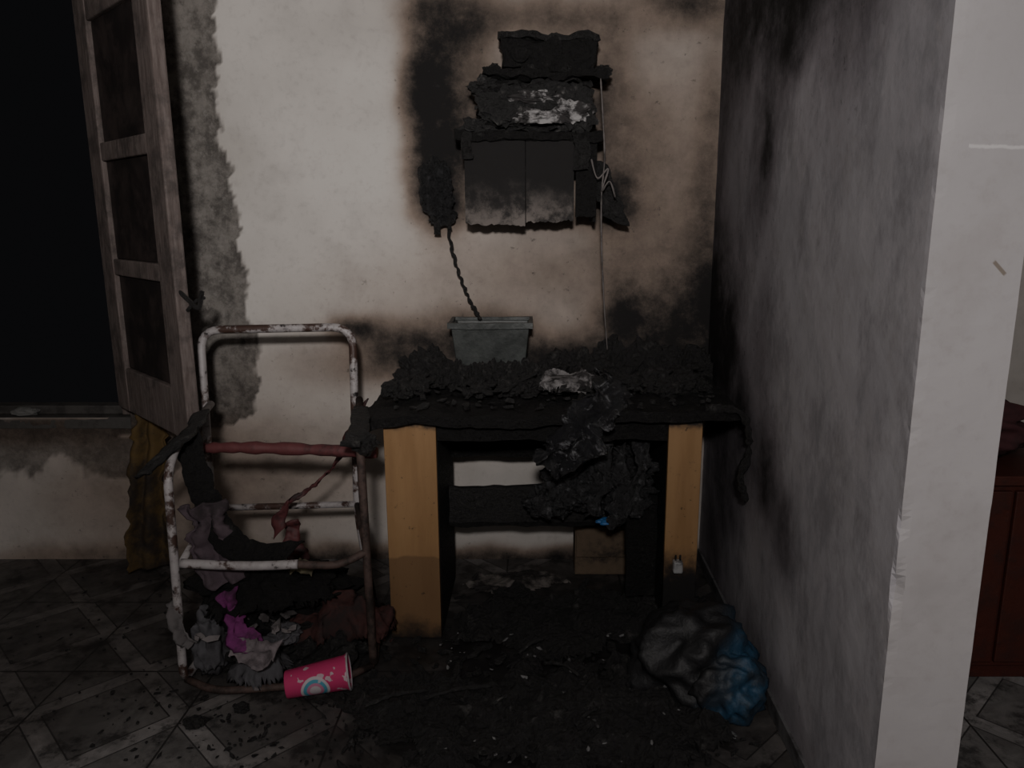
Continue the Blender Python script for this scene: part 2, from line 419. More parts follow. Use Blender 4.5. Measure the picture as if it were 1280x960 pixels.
cas('casement_stile_free', L - .12, L, .63, 2.08, -.02, .02, WOOD)
for i, (z0, z1) in enumerate([(.63, .79), (1.12, 1.175), (1.50, 1.56), (1.94, 2.08)]):
    cas('casement_rail_%d' % (i + 1), .12, L - .12, z0, z1, -.018, .018, WOOD)
for i, (z0, z1) in enumerate([(.79, 1.12), (1.175, 1.50), (1.56, 1.94)]):
    cas('casement_pane_%d' % (i + 1), .12, L - .12, z0, z1, -.004, .004, gl.mat)
iron = char_mat('black_iron', (.012, .011, .011), .2, (.05, .04, .035))
hp = E + Vector((0.02, 0, 1.07))
tube('window_latch', smooth_pts([hp + Vector((-.03, 0, .03)), hp, hp + Vector((.03, -.01, -.02)), hp + Vector((.045, -.01, .03))]), .007, iron, win)
tube('window_latch_hook', smooth_pts([hp + Vector((-.01, 0, -.03)), hp + Vector((.02, 0, 0)), hp + Vector((.05, -.01, .01))]), .005, iron, win)
blobs('plaster_lump', [dict(c=(-1.95, 2.85, .59), s=(.05, .02, .018), seed=3, sub=3, zmin=.576)], plain('loose_plaster', (.15, .15, .145), .9, .3))

# curtain remnant
ym = plain('scorched_yellow_cloth', (.10, .064, .024), .9, .9, sc=6, lo=.40, hi=.62)
ribbon('burnt_curtain', [(-1.405, 2.70, .63), (-1.41, 2.70, .5), (-1.44, 2.70, .3), (-1.45, 2.70, .14), (-1.45, 2.70, .02)], (.13, .05, 0), ym, None, .012, .004, 3, 31, .35, .012, 2, 5, (.55, 1.2))

# ------------------------------------------------------------ desk
desk = empty('desk')
tan = M('scorched_laminate', 0.55, 0.3)
px, py, pz = tan.sep(tan.pos)
gr = tan.noise(18, 6, .65, tan.scale(tan.pos, (1, 1, .12)))
tc = tan.mix(tan.rng(gr, .3, .7), (0.215, 0.122, 0.055), (0.27, 0.162, 0.077))
low = tan.rng(tan.math('ADD', pz, tan.math('MULTIPLY', tan.noise(6, 3), .10)), .31, .32, 1, 0)
low = tan.math('MULTIPLY', low, tan.math('LESS_THAN', px, 0))
tc = tan.mix(tan.math('MULTIPLY', low, .65), tc, (0.11, 0.064, 0.034))
pzz = tan.math('SUBTRACT', pz, tan.math('MULTIPLY', tan.math('GREATER_THAN', px, 0), .22))
st = tan.rng(tan.math('ADD', pzz, tan.math('MULTIPLY', tan.noise(14, 6, .7), .16)), .06, .17, 1, 0)
tc = tan.mix(st, tc, SOOT)
tp = tan.rng(tan.math('ADD', pz, tan.math('MULTIPLY', tan.noise(25, 5, .7), .05)), .71, .735, 0, 1)
tc = tan.mix(tp, tc, SOOT)
tc = tan.mix(tan.math('MULTIPLY', tan.rng(tan.noise(30, 6, .8), .60, .67), .9), tc, (.02, .015, .012))
tan.color(tc); tan.bump(gr, .1, .003)
TAN = tan.mat
def sagf(p):
    return -0.02 * max(0, (-p.x - .35)) / .2 * 1.2 + 0.012 * (p.x) - 0.012 * math.exp(-((p.x + .1) / .2) ** 2)
rough_box('tabletop', -.535, .61, 2.19, 2.79, .722, .752, CHAR_FLAT, desk, .02, .010, sagf, 4)
box('leg_left_front', -.46, -.302, 2.235, 2.253, .001, .715, TAN, desk, .002)
box('leg_left_inner', -.318, -.300, 2.256, 2.66, .001, .712, CHAR_FLAT, desk, .002)
box('leg_left_outer', -.458, -.442, 2.256, 2.66, .001, .712, CHAR_FLAT, desk, .002)
box('leg_right_front', .40, .502, 2.235, 2.253, .001, .722, TAN, desk, .002)
box('leg_right_inner', .402, .418, 2.256, 2.66, .001, .715, CHAR_FLAT, desk, .002)
box('leg_right_outer', .485, .500, 2.256, 2.66, .001, .715, CHAR_FLAT, desk, .002)
rough_box('apron', -.30, .40, 2.24, 2.262, .655, .725, CHAR_FLAT, desk, .02, .008, None, 6)
rough_box('back_panel', -.30, .40, 2.60, 2.62, .492, .70, CHAR_FLAT, desk, .02, .008, None, 8)
SHM = char_mat('smoked_board', (.020, .019, .019), .7, (.08, .075, .07))
rough_box('lower_shelf_front', -.30, .40, 2.50, 2.52, .285, .415, SHM, desk, .02, .008, None, 9)
rough_box('lower_shelf', -.30, .40, 2.50, 2.63, .27, .285, CHAR_FLAT, desk, .02, .008, None, 10)
rough_box('shelf_bracket', .30, .40, 2.40, 2.415, .06, .42, CHAR_FLAT, desk, .02, .008, None, 11)
# debris on desk
dd = empty('charred_desk_debris')
L1 = []
rnd = random.Random(5)
for i in range(90):
    x = rnd.uniform(-.48, .57); y = rnd.uniform(2.40, 2.74); s = rnd.uniform(.012, .04)
    if x > .05: s *= 1.2
    if -.33 < x < .02 and y > 2.56: continue
    L1.append(dict(c=(x, y, .755 + s * .45), s=(s * 1.1, s, s * rnd.uniform(.7, 1.1)), seed=i, amp=.6, sub=4 if s > .03 else 3, zmin=.748, ymax=2.80, xmax=.628, rot=rnd.uniform(0, 3), mode=rnd.choice(('fr', 'rd'))))
for i in range(9):
    L1.append(dict(c=(-.32 + i * .042, 2.55 + .02 * (i % 2), .785), s=(.03, .03, .045), seed=i + 300, amp=.6, sub=4, zmin=.748))
for (x, s) in ((-.44, .05), (-.40, .045), (-.37, .06), (.12, .06), (.24, .07), (.30, .085), (.42, .08), (.52, .08), (.58, .05)):
    L1.append(dict(c=(x, 2.71, .775), s=(s, s * .8, s * 1.15), seed=int(x * 100) + 200, amp=.7, sub=4, zmin=.748, ymax=2.80, xmax=.628))
blobs('charred_lumps', L1, CHAR, dd)
shards('charred_fragments', [(-.45, .55, 2.22, 2.7, .756), (-.45, .55, 2.35, 2.7, .775)], 260, CHAR, 9, .006, .030, dd, .62)
shards('ash_flakes', [(-.45, .55, 2.22, 2.7, .762), (.05, .4, 2.3, 2.6, .79)], 80, CHAR_ASH, 19, .005, .022, dd, .62)
for i, (x0, y0, x1, y1) in enumerate([(-.42, 2.5, -.30, 2.6), (.28, 2.4, .45, 2.5), (.35, 2.6, .55, 2.55), (-.1, 2.4, .0, 2.46), (-.45, 2.68, -.36, 2.70)]):
    tube('charred_stick_%d' % i, smooth_pts([(x0, y0, .77), ((x0 + x1) / 2, (y0 + y1) / 2, .80), (x1, y1, .82)]), .006, CHAR, dd, 7, .8, i)
# tray
binm = M('sooty_plastic', .5, .4); binm.color(binm.mix(binm.rng(binm.noise(12, 6, .7), .35, .65), (0.020, 0.023, 0.022), (0.045, 0.050, 0.048))); binm.bump(binm.noise(20), .3, .01)
bn = empty('plastic_tray')
def taper(name, xb0, xb1, xt0, xt1, yb0, yb1, yt0, yt1, z0, z1, mat, par):
    vs = [(xb0, yb0, z0), (xb1, yb0, z0), (xb1, yb1, z0), (xb0, yb1, z0), (xt0, yt0, z1), (xt1, yt0, z1), (xt1, yt1, z1), (xt0, yt1, z1)]
    vs += [(xb0 + .008, yb0 + .008, z0 + .008), (xb1 - .008, yb0 + .008, z0 + .008), (xb1 - .008, yb1 - .008, z0 + .008), (xb0 + .008, yb1 - .008, z0 + .008),
           (xt0 + .006, yt0 + .006, z1), (xt1 - .006, yt0 + .006, z1), (xt1 - .006, yt1 - .006, z1), (xt0 + .006, yt1 - .006, z1)]
    fs = [(0, 3, 2, 1), (0, 1, 5, 4), (1, 2, 6, 5), (2, 3, 7, 6), (3, 0, 4, 7), (8, 9, 10, 11), (8, 12, 13, 9), (9, 13, 14, 10), (10, 14, 15, 11), (11, 15, 12, 8),
          (4, 5, 13, 12), (5, 6, 14, 13), (6, 7, 15, 14), (7, 4, 12, 15)]
    return bev(mesh(name, vs, fs, mat, par), .003)
taper('tray_body', -.268, -.045, -.29, -.022, 2.62, 2.74, 2.60, 2.76, .755, .955, binm.mat, bn)
for nm, (a0, a1, b0, b1) in dict(rim_front=(-.30, -.012, 2.588, 2.602), rim_back=(-.30, -.012, 2.758, 2.772), rim_l=(-.30, -.288, 2.603, 2.757), rim_r=(-.024, -.012, 2.603, 2.757)).items():
    rough_box(nm, a0, a1, b0, b1, .945, .965, binm.mat, bn, .02, .003, None, 3)
# silver melted bag
foil = M('melted_clear_plastic', .2, .7)
fo = foil.noise(11, 7, .75, dist=1.6); fo2 = foil.noise(34, 5, .7)
foil.color(foil.mix(foil.math('MULTIPLY', foil.rng(fo, .52, .64), foil.rng(fo2, .42, .6)), (0.016, 0.016, 0.018), (0.22, 0.22, 0.23))); foil.bump(fo, .9, .05)
ribbon('melted_plastic_bag', [(.25, 2.50, .80), (.26, 2.36, .80), (.22, 2.22, .79), (.17, 2.165, .75), (.11, 2.15, .68), (.06, 2.15, .63), (.02, 2.155, .60)], (.08, .0, -.062), foil.mat, None, .030, .004, 11, 25, .6, .012, 2, 13)
ashm = plain('grey_ash', (.20, .19, .19), .9, .95, sc=16, lo=.42, hi=.58)
sheet('ash_heap', .10, 2.46, .12, .09, .760, .045, 45, ashm, dd, 60, .03, .6, 12)
# burnt mass sagging from the drawer space on to the lower shelf
mk = []
rn = random.Random(12)
for i in range(46):
    t = rn.random(); x = -.02 + .36 * rn.random() ** .8
    zt = .66 if x > .12 else .52
    z = .37 + (zt - .37) * rn.random()
    if x < .06: z = min(z, .47)
    s = rn.uniform(.022, .055)
    mk.append(dict(c=(x, 2.40 + rn.uniform(-.03, .07), z), s=(s * rn.uniform(.9, 1.6), s, s * rn.uniform(.6, 1.1)), seed=600 + i, amp=.75, sub=4, mode=rn.choice(('fr', 'rd')), rot=rn.uniform(0, 3)))
GL = char_mat('melted_glossy_black', (.015, .015, .016), 1, (.20, .20, .21), .18, .6, .7)
blobs('melted_drawer_mass', mk, GL, desk)
for i, (x, z0, z1) in enumerate([(.05, .50, .40), (.12, .64, .50), (.20, .66, .36), (.27, .62, .33), (.33, .66, .38)]):
    ribbon('melted_sag_%d' % i, [(x, 2.34, z0), (x + .01, 2.33, (z0 + z1) / 2), (x - .02, 2.345, z1)], (.05, 0, .01), GL, desk, .02, .006, 70 + i, 9, .6, .008, 1, 12)
blobs('blue_plastic_lid', [dict(c=(.235, 2.36, .345), s=(.035, .02, .012), seed=31, amp=.4, sub=3)], plain('blue_plastic', (.03, .12, .30), .4, .4), desk)
tube('burnt_cable', smooth_pts([(.50, 2.20, .765), (.58, 2.175, .765), (.612, 2.165, .73), (.622, 2.16, .64), (.60, 2.155, .57), (.615, 2.15, .51), (.612, 2.15, .50)]), .011, CHAR, None, 8, .7)
# cardboard under desk
cb = empty('cardboard_box')
cbm = plain('sooty_cardboard', (.13, .095, .065), .9, .8, sc=9)
box('carton_body', .145, .355, 2.68, 2.80, .002, .195, cbm, cb, .004)
box('carton_flap', .15, .35, 2.665, 2.679, .08, .198, cbm, cb, .002)
sheet('burnt_newspaper', -.10, 2.60, .20, .07, .004, .012, 14, plain('charred_paper', (.14, .125, .115), .9, .95, sc=12, lo=.4, hi=.58), None, 50, .02, .5, 8, .1)
pl = empty('power_plug')
box('plug_body', .425, .455, 2.205, 2.233, .235, .275, plain('white_plastic', (.30, .30, .30), .4, .8), pl, .006)
tube('plug_pin_1', [(.433, 2.219, .275), (.433, 2.219, .292)], .003, iron, pl, 8); tube('plug_pin_2', [(.447, 2.219, .275), (.447, 2.219, .292)], .003, iron, pl, 8)

# ------------------------------------------------------------ wall shelf
sh = empty('wall_shelf')
pan = M('charred_panel', .8, .2)
qx, qy, qz = pan.sep(pan.pos)
lowf = pan.rng(pan.math('ADD', qz, pan.math('MULTIPLY', pan.noise(7, 6, .7), .20)), 1.36, 1.54, 1, 0)
pan.color(pan.mix(lowf, SOOT, pan.mix(pan.rng(pan.noise(14, 6, .75), .4, .62), (.14, .122, .112), (.03, .027, .026)))); pan.bump(pan.noise(30), .5, .01)
rough_box('shelf_board', -.266, .222, 2.60, 2.80, 1.562, 1.588, CHAR_FLAT, sh, .015, .012, None, 2, 14)
def panel(name, x0, x1, zb, mat, seed):
    n = 60; vs = []; fs = []
    for i in range(n + 1):
        x = x0 + (x1 - x0) * i / n
        b = zb + .006 * fr((x, seed, 0), 9, seed, 2) + .006 * fr((x, seed, 0), 60, seed, 5)
        for y in (2.62, 2.632):
            vs.append((x, y, b)); vs.append((x, y, 1.56))
    for i in range(n):
        a = i * 4; q = a + 4
        fs += [(a, q, q + 1, a + 1), (a + 2, a + 3, q + 3, q + 2), (a, a + 2, q + 2, q), (a + 1, q + 1, q + 3, a + 3)]
    fs += [(0, 1, 3, 2), (n * 4, n * 4 + 2, n * 4 + 3, n * 4 + 1)]
    return mesh(name, vs, fs, mat, sh)
panel('panel_1', -.235, -.036, 1.290, pan.mat, 1)
panel('panel_2', -.033, .125, 1.302, pan.mat, 2)
panel('panel_3', .131, .20, 1.315, CHAR_FLAT, 3)
box('side_left', -.235, -.222, 2.636, 2.80, 1.295, 1.56, CHAR_FLAT, sh, .002)
box('side_right', .19, .20, 2.636, 2.80, 1.30, 1.56, CHAR_FLAT, sh, .002)
box('inner_divider', -.040, -.028, 2.636, 2.80, 1.30, 1.56, CHAR_FLAT, sh, .002)
ribbon('burnt_flap', [(.19, 2.66, 1.50), (.22, 2.66, 1.43), (.25, 2.66, 1.36), (.265, 2.67, 1.30)], (.10, .02, -.03), CHAR, sh, .010, .006, 5, 9, .3)
ribbon('hanging_char', [(-.22, 2.60, 1.58), (-.225, 2.60, 1.54), (-.22, 2.605, 1.50)], (.03, 0, 0), CHAR, sh, .006, .005, 55, 5, .5)
ribbon('hanging_char_2', [(.14, 2.60, 1.58), (.15, 2.598, 1.53), (.145, 2.60, 1.47)], (.04, 0, 0), CHAR, sh, .006, .005, 56, 5, .5)
st_ = empty('burnt_paper_stack')
r2 = random.Random(3); z = 1.592; k = 0
while z < 1.742:
    t = r2.uniform(.006, .014); w = r2.uniform(-.02, .02)
    sh_ = (z - 1.59) * .35
    rough_box('ream_%d' % k, -.195 + w + sh_, .165 + r2.uniform(-.02, .02), 2.615 + r2.uniform(0, .03), 2.79, z, z + t * .9, (CHAR_ASH, CHAR, CHAR_FLAT)[k % 3], st_, .014, .020, None, k + 20, 16)
    z += t; k += 1
blobs('melted_crust', [dict(c=(-.10, 2.63, 1.67), s=(.08, .03, .06), seed=14, amp=.7, sub=4), dict(c=(.03, 2.63, 1.70), s=(.10, .03, .04), seed=15, amp=.7, sub=4), dict(c=(.13, 2.63, 1.66), s=(.06, .03, .07), seed=16, amp=.6, sub=4),
     dict(c=(-.19, 2.64, 1.60), s=(.05, .03, .03), seed=17, amp=.7, sub=4), dict(c=(-.17, 2.64, 1.73), s=(.04, .03, .03), seed=18, amp=.7, sub=4)], CHAR_ASH, st_)
blobs('white_ash', [dict(c=(.02, 2.605, 1.635), s=(.07, .02, .02), seed=4, amp=.6, sub=4), dict(c=(.11, 2.60, 1.645), s=(.06, .02, .032), seed=8, amp=.6, sub=4), dict(c=(.0, 2.61, 1.69), s=(.07, .02, .02), seed=9, amp=.7, sub=4)], plain('white_ash', (.30, .29, .29), .9, .95, sc=18, lo=.42, hi=.56), st_)
rough_box('top_board', -.17, .225, 2.60, 2.79, 1.752, 1.775, CHAR_FLAT, st_, .015, .018, None, 33, 12)
blobs('board_lumps', [dict(c=(-.14 + .06 * i, 2.64 + .02 * (i % 2), 1.778), s=(.025, .02, .016), seed=500 + i, amp=.7, sub=3) for i in range(7)], CHAR, st_)
bx = empty('charred_radio')
tilt = lambda p: -.03 * p.x + .004
rough_box('radio_body', -.107, .193, 2.62, 2.78, 1.78, 1.868, CHAR_FLAT, bx, .015, .020, tilt, 35, 11)
rough_box('radio_top', -.112, .198, 2.612, 2.785, 1.866, 1.882, CHAR, bx, .015, .020, tilt, 36, 11)
tube('radio_speaker', [(-.05, 2.62, 1.825), (-.05, 2.608, 1.825)], .028, CHAR_FLAT, bx, 20)
strm = plain('dusty_string', (.14, .125, .12), .9, .7)
tube('dangling_string', smooth_pts([(.205, 2.60, 1.76), (.215, 2.59, 1.62), (.222, 2.59, 1.50), (.215, 2.60, 1.38), (.22, 2.61, 1.2), (.235, 2.63, 1.0), (.25, 2.66, .86)]), .0026, strm, None, 6, .8)
tube('tangled_wire', smooth_pts([(.18, 2.60, 1.50), (.20, 2.59, 1.44), (.235, 2.59, 1.47), (.215, 2.59, 1.40), (.24, 2.59, 1.43), (.26, 2.6, 1.38)]), .003, strm, None, 6, .5)

# melted fuse box with cable
ml = empty('melted_fuse_box')
blobs('melted_case', [dict(c=(-.352, 2.78, 1.43), s=(.055, .045, .085), seed=41, amp=.30, sub=5, ymax=2.822), dict(c=(-.335, 2.77, 1.34), s=(.045, .035, .05), seed=42, amp=.5, sub=4, ymax=2.822)],
     char_mat('melted_plastic_black', (.012, .012, .013), .6, (.10, .10, .11), .2, .6), ml)
ribbon('drip_1', [(-.36, 2.75, 1.36), (-.35, 2.75, 1.30), (-.345, 2.755, 1.26)], (.022, 0, 0), CHAR, ml, .004, .005, 6, 5, .6)
ribbon('drip_2', [(-.32, 2.75, 1.36), (-.305, 2.75, 1.31), (-.30, 2.755, 1.275)], (.018, 0, 0), CHAR, ml, .004, .005, 7, 5, .6)
pts = smooth_pts([(-.318, 2.775, 1.33), (-.300, 2.775, 1.21), (-.273, 2.775, 1.11), (-.245, 2.77, 1.038), (-.215, 2.75, .985), (-.20, 2.72, .965)], 14)
pts = [p + Vector((.003 * math.sin(i * 1.1), 0, .002 * math.cos(i * 1.7))) for i, p in enumerate(pts)]
tube('hanging_cable', pts, .006, CHAR, ml, 8, .6)

# ------------------------------------------------------------ chair
ch = empty('metal_armchair')
tm = M('burnt_white_enamel', .5, .4)
nn = tm.noise(9, 7, .7); n2 = tm.noise(26, 6, .7)
tcx = tm.mix(tm.rng(n2, .4, .7), (.32, .30, .30), (.22, .20, .20))
tcx = tm.mix(tm.rng(nn, .50, .58), tcx, (.05, .028, .022))
tcx = tm.mix(tm.rng(n2, .58, .66), tcx, (.015, .012, .012)); tm.color(tcx); tm.bump(n2, .3, .004)
rm = M('rusty_burnt_tube', .7, .3)
nn = rm.noise(20, 7, .7); rm.color(rm.mix(rm.rng(nn, .4, .65), (.075, .05, .043), (.02, .015, .013))); rm.bump(nn, .4, .004)
TW, TR = tm.mat, rm.mat
r = .012
tube('front_post_left', round_corners([(-1.02, 2.40, .014), (-1.01, 1.98, .014), (-.99, 1.97, .64), (-1.0, 2.05, .69), (-1.06, 2.44, .72)], .05), r, TW, ch)
tube('front_post_right', round_corners([(-.53, 2.42, .014), (-.48, 2.05, .014), (-.488, 2.05, .69), (-.50, 2.12, .72), (-.58, 2.46, .73)], .05), r, TR, ch)
tube('floor_runner', round_corners([(-1.005, 1.99, .014), (-.90, 1.93, .014), (-.58, 1.97, .014), (-.485, 2.06, .014)], .08), r * .9, TR, ch)
tube('back_arch', round_corners([(-1.03, 2.38, .014), (-1.08, 2.42, .35), (-1.10, 2.5, .955), (-.60, 2.5, .965), (-.60, 2.44, .35), (-.55, 2.40, .014)], .07), .0135, TW, ch)
tube('back_bar_low', [(-1.08, 2.43, .365), (-.60, 2.44, .375)], .011, TW, ch)
tube('seat_bar_front', smooth_pts([(-.985, 1.985, .375), (-.8, 1.98, .37), (-.66, 1.98, .375)]), .013, TW, ch)
tube('seat_bar_front_burnt', smooth_pts([(-.66, 1.98, .375), (-.56, 2.01, .36), (-.485, 2.05, .38)]), .011, TR, ch)
tube('seat_rail_left', [(-.985, 1.985, .375), (-1.08, 2.42, .365)], .010, TW, ch); tube('seat_rail_right', [(-.485, 2.05, .38), (-.6, 2.44, .375)], .010, TR, ch)
redm = plain('red_melted_vinyl', (.115, .036, .038), .6, .85, sc=10)
tube('red_cross_bar', smooth_pts([(-1.03, 2.22, .635), (-.9, 2.2, .645), (-.7, 2.2, .64), (-.47, 2.18, .635)]), .017, redm, ch, 12, .3)
ribbon('arm_left', [(-1.05, 1.95, .645), (-1.0, 2.0, .70), (-.99, 2.10, .72), (-1.03, 2.3, .73)], (.045, .0, .012), CHAR, ch, .006, .012, 2, 5, .3)
ribbon('arm_right', [(-.50, 2.0, .72), (-.50, 2.1, .735), (-.54, 2.3, .745)], (.05, 0, 0), CHAR, ch, .006, .014, 3, 5, .3)
blobs('arm_end_right', [dict(c=(-.475, 2.06, .70), s=(.035, .03, .03), seed=12, amp=.4, sub=3)], CHAR, ch)
ribbon('burnt_sling_strap', [(-1.0, 2.12, .70), (-.97, 2.10, .60), (-.93, 2.08, .48), (-.88, 2.06, .41), (-.80, 2.03, .385), (-.68, 2.02, .395)], (.055, .03, .05), CHAR_FLAT, ch, .008, .005, 9, 9, .3)
ribbon('red_melted_strip', [(-.555, 2.4, .73), (-.585, 2.33, .64), (-.625, 2.30, .56), (-.72, 2.30, .475), (-.80, 2.30, .42), (-.82, 2.30, .33)], (.045, .0, .045), redm, ch, .008, .005, 4, 5, .5)

# ------------------------------------------------------------ burnt clothes
def cloth(name, c, n=None, d=.6, sc=8):
    return plain(name, c, .9, d, sc=sc)
pc = empty('burnt_clothes_pile')
BL = lambda **k: dict(dict(sub=5, mode='rd', amp=.75, zmin=.004), **k)
blobs('black_cloth', [BL(c=(-.83, 2.14, .24), s=(.17, .11, .055), seed=51), BL(c=(-.72, 2.22, .18), s=(.15, .12, .06), seed=52), BL(c=(-.90, 2.10, .17), s=(.08, .08, .12), seed=53)], CHAR_FLAT, pc, True)
blobs('black_cloth_low', [BL(c=(-.80, 2.2, .06), s=(.22, .18, .09), seed=54), BL(c=(-.64, 2.15, .05), s=(.13, .14, .07), seed=55)], CHAR, pc)
gf = cloth('grey_fabric', (.085, .083, .09), d=.75)
blobs('grey_cloth', [BL(c=(-.945, 2.03, .11), s=(.05, .05, .10), seed=56), BL(c=(-.73, 2.04, .13), s=(.045, .04, .03), seed=58)], gf, pc, True)
sheet('grey_cloth_crumpled', -.79, 2.0, .09, .06, .004, .11, 57, gf, pc, 50, .04, .4, 7, .3, .004, 2)
sheet('maroon_cloth', -.56, 2.12, .15, .07, .06, .13, 59, cloth('maroon_fabric', (.055, .022, .020), d=.85), pc, 60, .05, .5, 8, .2, .005, 3)
sheet('black_cloth_top', -.78, 2.08, .17, .10, .20, .09, 66, CHAR_FLAT, pc, 60, .05, .4, 7, .2, .005, 3)
ribbon('magenta_cloth', [(-.88, 2.0, .28), (-.86, 1.99, .23), (-.83, 1.97, .17), (-.79, 1.95, .14)], (.05, .02, .02), cloth('magenta_fabric', (.17, .028, .135), d=.75), pc, .02, .004, 8, 11, .6, .008, 2)
ribbon('lilac_cloth', [(-.95, 2.06, .52), (-.93, 2.05, .44), (-.92, 2.04, .36), (-.88, 2.03, .29)], (.10, .03, 0), cloth('lilac_fabric', (.09, .066, .078), d=.75), pc, .02, .005, 13, 17, .5, .012, 2, 8)
ribbon('pale_scrap', [(-.85, 1.95, .15), (-.78, 1.92, .135), (-.71, 1.92, .15)], (.02, .03, .05), cloth('pale_fabric', (.20, .17, .18), d=.7), pc, .02, .004, 15, 9, .6, .006, 1)
ribbon('grey_hem', [(-1.02, 1.98, .27), (-1.0, 1.95, .22), (-.985, 1.95, .17), (-.96, 1.95, .14)], (.022, .01, .015), cloth('hem_fabric', (.12, .11, .11), d=.7), pc, .012, .004, 25, 9, .5, .006, 1)
ribbon('yellow_scrap', [(-.72, 2.10, .30), (-.68, 2.08, .32), (-.65, 2.08, .30)], (.02, .02, .03), cloth('yellow_fabric', (.15, .13, .08), d=.6), pc, .010, .004, 16, 7, .5)
ribbon('brown_rag', [(-.80, 2.35, .36), (-.79, 2.34, .28), (-.77, 2.33, .22)], (.05, 0, 0), redm, pc, .015, .004, 18, 7, .5)
shards('pale_litter', [(-.95, -.55, 1.93, 2.02, .01), (-.95, -.7, 1.95, 2.1, .16)], 26, cloth('litter_paper', (.2, .18, .18), d=.8), 33, .008, .03, pc)

# pink cup lying down
cup = empty('paper_cup')
cm = M('printed_pink_paper', .45, .4)
ox, oy, oz = cm.sep(cm.obj)
base = (0.42, 0.035, 0.12)
d1 = cm.math('SQRT', cm.math('ADD', cm.math('POWER', cm.math('SUBTRACT', ox, -.005), 2), cm.math('POWER', cm.math('SUBTRACT', oz, -.012), 2)))
wht = (.42, .38, .40)
cc = cm.mix(cm.rng(d1, .038, .040, 1, 0), base, wht)
cc = cm.mix(cm.rng(d1, .031, .033, 1, 0), cc, (.07, .25, .33))
cc = cm.mix(cm.rng(d1, .022, .024, 1, 0), cc, (.42, .16, .25))
cc = cm.mix(cm.rng(d1, .014, .016, 1, 0), cc, wht)
cc = cm.mix(cm.math('MULTIPLY', cm.rng(cm.noise(35, 2, .5, cm.obj), .60, .62), .8), cc, wht)
cm.color(cc)
vs = []; fs = []; seg = 36
prof = [(-.085, 0), (-.085, .036), (-.083, .0375), (.078, .047), (.082, .050), (.086, .050), (.086, .046), (.07, .044), (-.078, .034), (-.078, 0)]
for (x, rr) in prof:
    for k in range(seg):
        a = 2 * math.pi * k / seg; vs.append((x, math.cos(a) * max(rr, .0005), math.sin(a) * max(rr, .0005)))
for i in range(len(prof) - 1):
    for k in range(seg):
        a = i * seg + k; b = i * seg + (k + 1) % seg; fs.append((a, b, b + seg, a + seg))
mesh('cup_body', vs, fs, cm.mat, cup, True)
vs2 = []; fs2 = []
for i in range(seg):
    a = 2 * math.pi * i / seg
    for k in range(8):
        b = 2 * math.pi * k / 8; R_ = .049 + .003 * math.cos(b); vs2.append((.086 + .003 * math.sin(b), R_ * math.cos(a), R_ * math.sin(a)))
for i in range(seg):
    for k in range(8): fs2.append((i * 8 + k, i * 8 + (k + 1) % 8, ((i + 1) % seg) * 8 + (k + 1) % 8, ((i + 1) % seg) * 8 + k))
mesh('cup_rim', vs2, fs2, plain('white_paper_rim', (.40, .36, .38), .6, .2), cup, True)
cup.location = (-.610, 1.93, .056); cup.rotation_euler = (0, math.radians(-6), math.radians(12))

# ------------------------------------------------------------ blue bag
bm_ = M('burnt_blue_fabric', .6, .4)
bx_, by_, bz_ = bm_.sep(bm_.pos)
mask = bm_.math('ADD', bm_.math('SUBTRACT', bm_.math('MULTIPLY', bm_.math('SUBTRACT', bx_, .44), 5.0), bm_.math('MULTIPLY', bm_.math('SUBTRACT', bz_, .11), 2.5)), bm_.math('MULTIPLY', bm_.noise(7, 6, .7), .9))
bc = bm_.mix(bm_.rng(mask, .45, .85), (.012, .012, .013), bm_.mix(bm_.rng(bm_.noise(14, 6), .4, .6), (.012, .045, .085), (.016, .025, .036)))
bm_.color(bc); bm_.bump(bm_.noise(10, 6, .65), .6, .02)
blobs('burnt_blue_bag', [dict(c=(.45, 1.97, .09), s=(.17, .14, .15), seed=71, amp=.5, sub=5, mode='rd', zmin=.004, xmax=.625), dict(c=(.51, 1.86, .07), s=(.11, .08, .10), seed=72, amp=.5, sub=5, mode='rd', zmin=.004, xmax=.625)], bm_.mat, None, True)
sheet('pale_paper_scrap', .46, 1.76, .06, .025, .003, .004, 44, plain('pale_paper', (.2, .21, .21), .8, .9, sc=20), None, 30, .01, .6)

# ------------------------------------------------------------ floor debris
fd = empty('floor_fire_debris')
sheet('char_heap_1', .05, 1.80, .42, .24, .003, .045, 61, CHAR, fd, 120, .035, .6, 10)
sheet('char_heap_2', .05, 2.30, .38, .22, .003, .03, 62, CHAR, fd, 90, .035, .5, 10)
sheet('char_heap_3', -.32, 1.86, .22, .12, .003, .035, 63, CHAR, fd, 70, .03, .5, 12)
sheet('char_heap_4', .50, 2.25, .10, .24, .003, .03, 64, CHAR, fd, 60, .03, .5, 12)
shards('char_shards', [(-.55, .58, 1.5, 2.5, .003), (-.35, .45, 1.6, 2.1, .02), (-.35, .45, 1.6, 2.1, .04)], 480, CHAR, 4, .006, .034, fd, .62)
shards('char_crumbs', [(-1.2, -.4, 1.66, 1.98, .002), (-1.7, -1.0, 1.8, 2.7, .002), (-.9, -.3, 1.6, 1.9, .002)], 320, CHAR, 14, .003, .013, fd)
shards('ash_shards', [(-.3, .5, 1.6, 2.2, .045)], 80, plain('pale_ash', (.16, .16, .16), .9, .8), 6, .003, .014, fd)
for i, (x0, y0, x1, y1) in enumerate([(-.30, 1.83, -.12, 1.88), (.05, 2.0, .12, 1.93), (-.05, 2.05, .02, 2.12), (.10, 1.72, .16, 1.78), (-.12, 1.80, -.05, 1.84), (-.45, 1.80, -.30, 1.86)]):
    tube('burnt_stick_%d' % i, smooth_pts([(x0, y0, .06), ((x0 + x1) / 2, (y0 + y1) / 2, .072), (x1, y1, .065)]), .005, CHAR_ASH, fd, 7, .8, i)
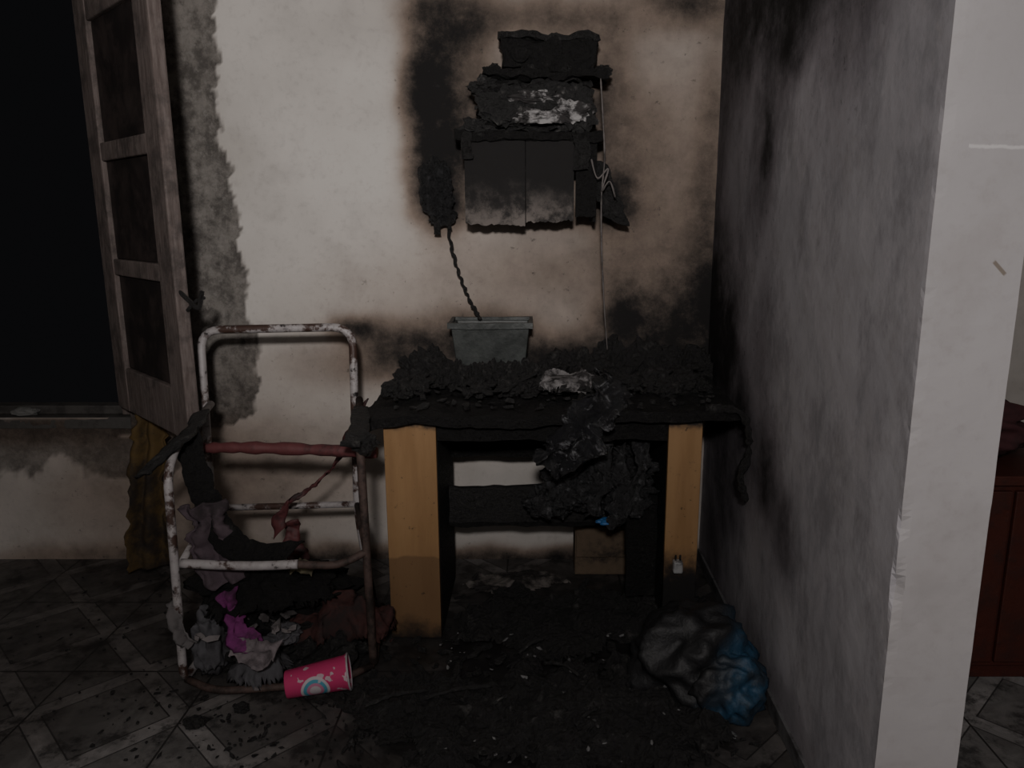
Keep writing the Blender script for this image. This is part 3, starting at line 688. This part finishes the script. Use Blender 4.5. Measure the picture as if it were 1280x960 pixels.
blobs('coal_lumps', [dict(c=(-.90, 1.80, .01), s=(.03, .02, .015), seed=81, amp=.4, sub=3, zmin=.002), dict(c=(-.8, 1.86, .01), s=(.02, .015, .015), seed=82, amp=.4, sub=3, zmin=.002)], CHAR, fd)

# ------------------------------------------------------------ room beyond the wall end
cs_ = empty('red_cabinet')
rw = plain('red_brown_wood', (.060, .015, .010), .6, .4)
box('cabinet_body', .86, 1.75, 2.0, 2.5, .05, .60, rw, cs_); box('cabinet_top', .84, 1.77, 1.98, 2.52, .602, .63, rw, cs_)
box('cabinet_plinth', .88, 1.73, 2.02, 2.48, .001, .049, rw, cs_)
box('cabinet_door_1', .88, 1.30, 1.985, 1.999, .07, .585, rw, cs_); box('cabinet_door_2', 1.31, 1.73, 1.985, 1.999, .07, .585, rw, cs_)
blobs('pink_blanket', [BL(c=(1.15, 2.2, .72), s=(.28, .16, .10), seed=91, zmin=.633)], plain('pink_fabric', (.06, .022, .025), .9, .5), None, True)

# ------------------------------------------------------------ light
def point_light(name, loc, rad, en, col):
    l = bpy.data.lights.new(name, 'POINT'); l.energy = en; l.shadow_soft_size = rad; l.color = col
    o = bpy.data.objects.new(name, l); o.location = loc; COL.objects.link(o); return o
point_light('flash_like_light', (.0, -.55, 1.80), .08, 98, (1, .955, .935))  # flash-like main light set just behind the camera, not a room fixture
l = bpy.data.lights.new('added_wall_spot', 'SPOT'); l.energy = 165; l.shadow_soft_size = .07; l.color = (1, .955, .92); l.spot_size = math.radians(66); l.spot_blend = 1.0  # added spot without a fixture, brightens the upper left of the back wall
o = bpy.data.objects.new('added_wall_spot', l); o.location = (-.05, -.5, 1.78)
o.rotation_euler = (Vector((-.50, 2.82, 1.85)) - o.location).to_track_quat('-Z', 'Y').to_euler(); COL.objects.link(o)
w = bpy.data.worlds.new('night'); SC.world = w; w.use_nodes = True
w.node_tree.nodes['Background'].inputs[0].default_value = (.9, .9, 1, 1); w.node_tree.nodes['Background'].inputs[1].default_value = .005

# ------------------------------------------------------------ camera
cam = bpy.data.cameras.new('camera'); co = bpy.data.objects.new('camera', cam); COL.objects.link(co)
cam.sensor_width = 36; cam.lens = 962 / 1280 * 36; cam.shift_x = -30 / 1280; cam.clip_start = .05
co.location = (0, 0, 1.31); co.rotation_euler = (math.radians(90 - 12.1), 0, 0)
SC.camera = co
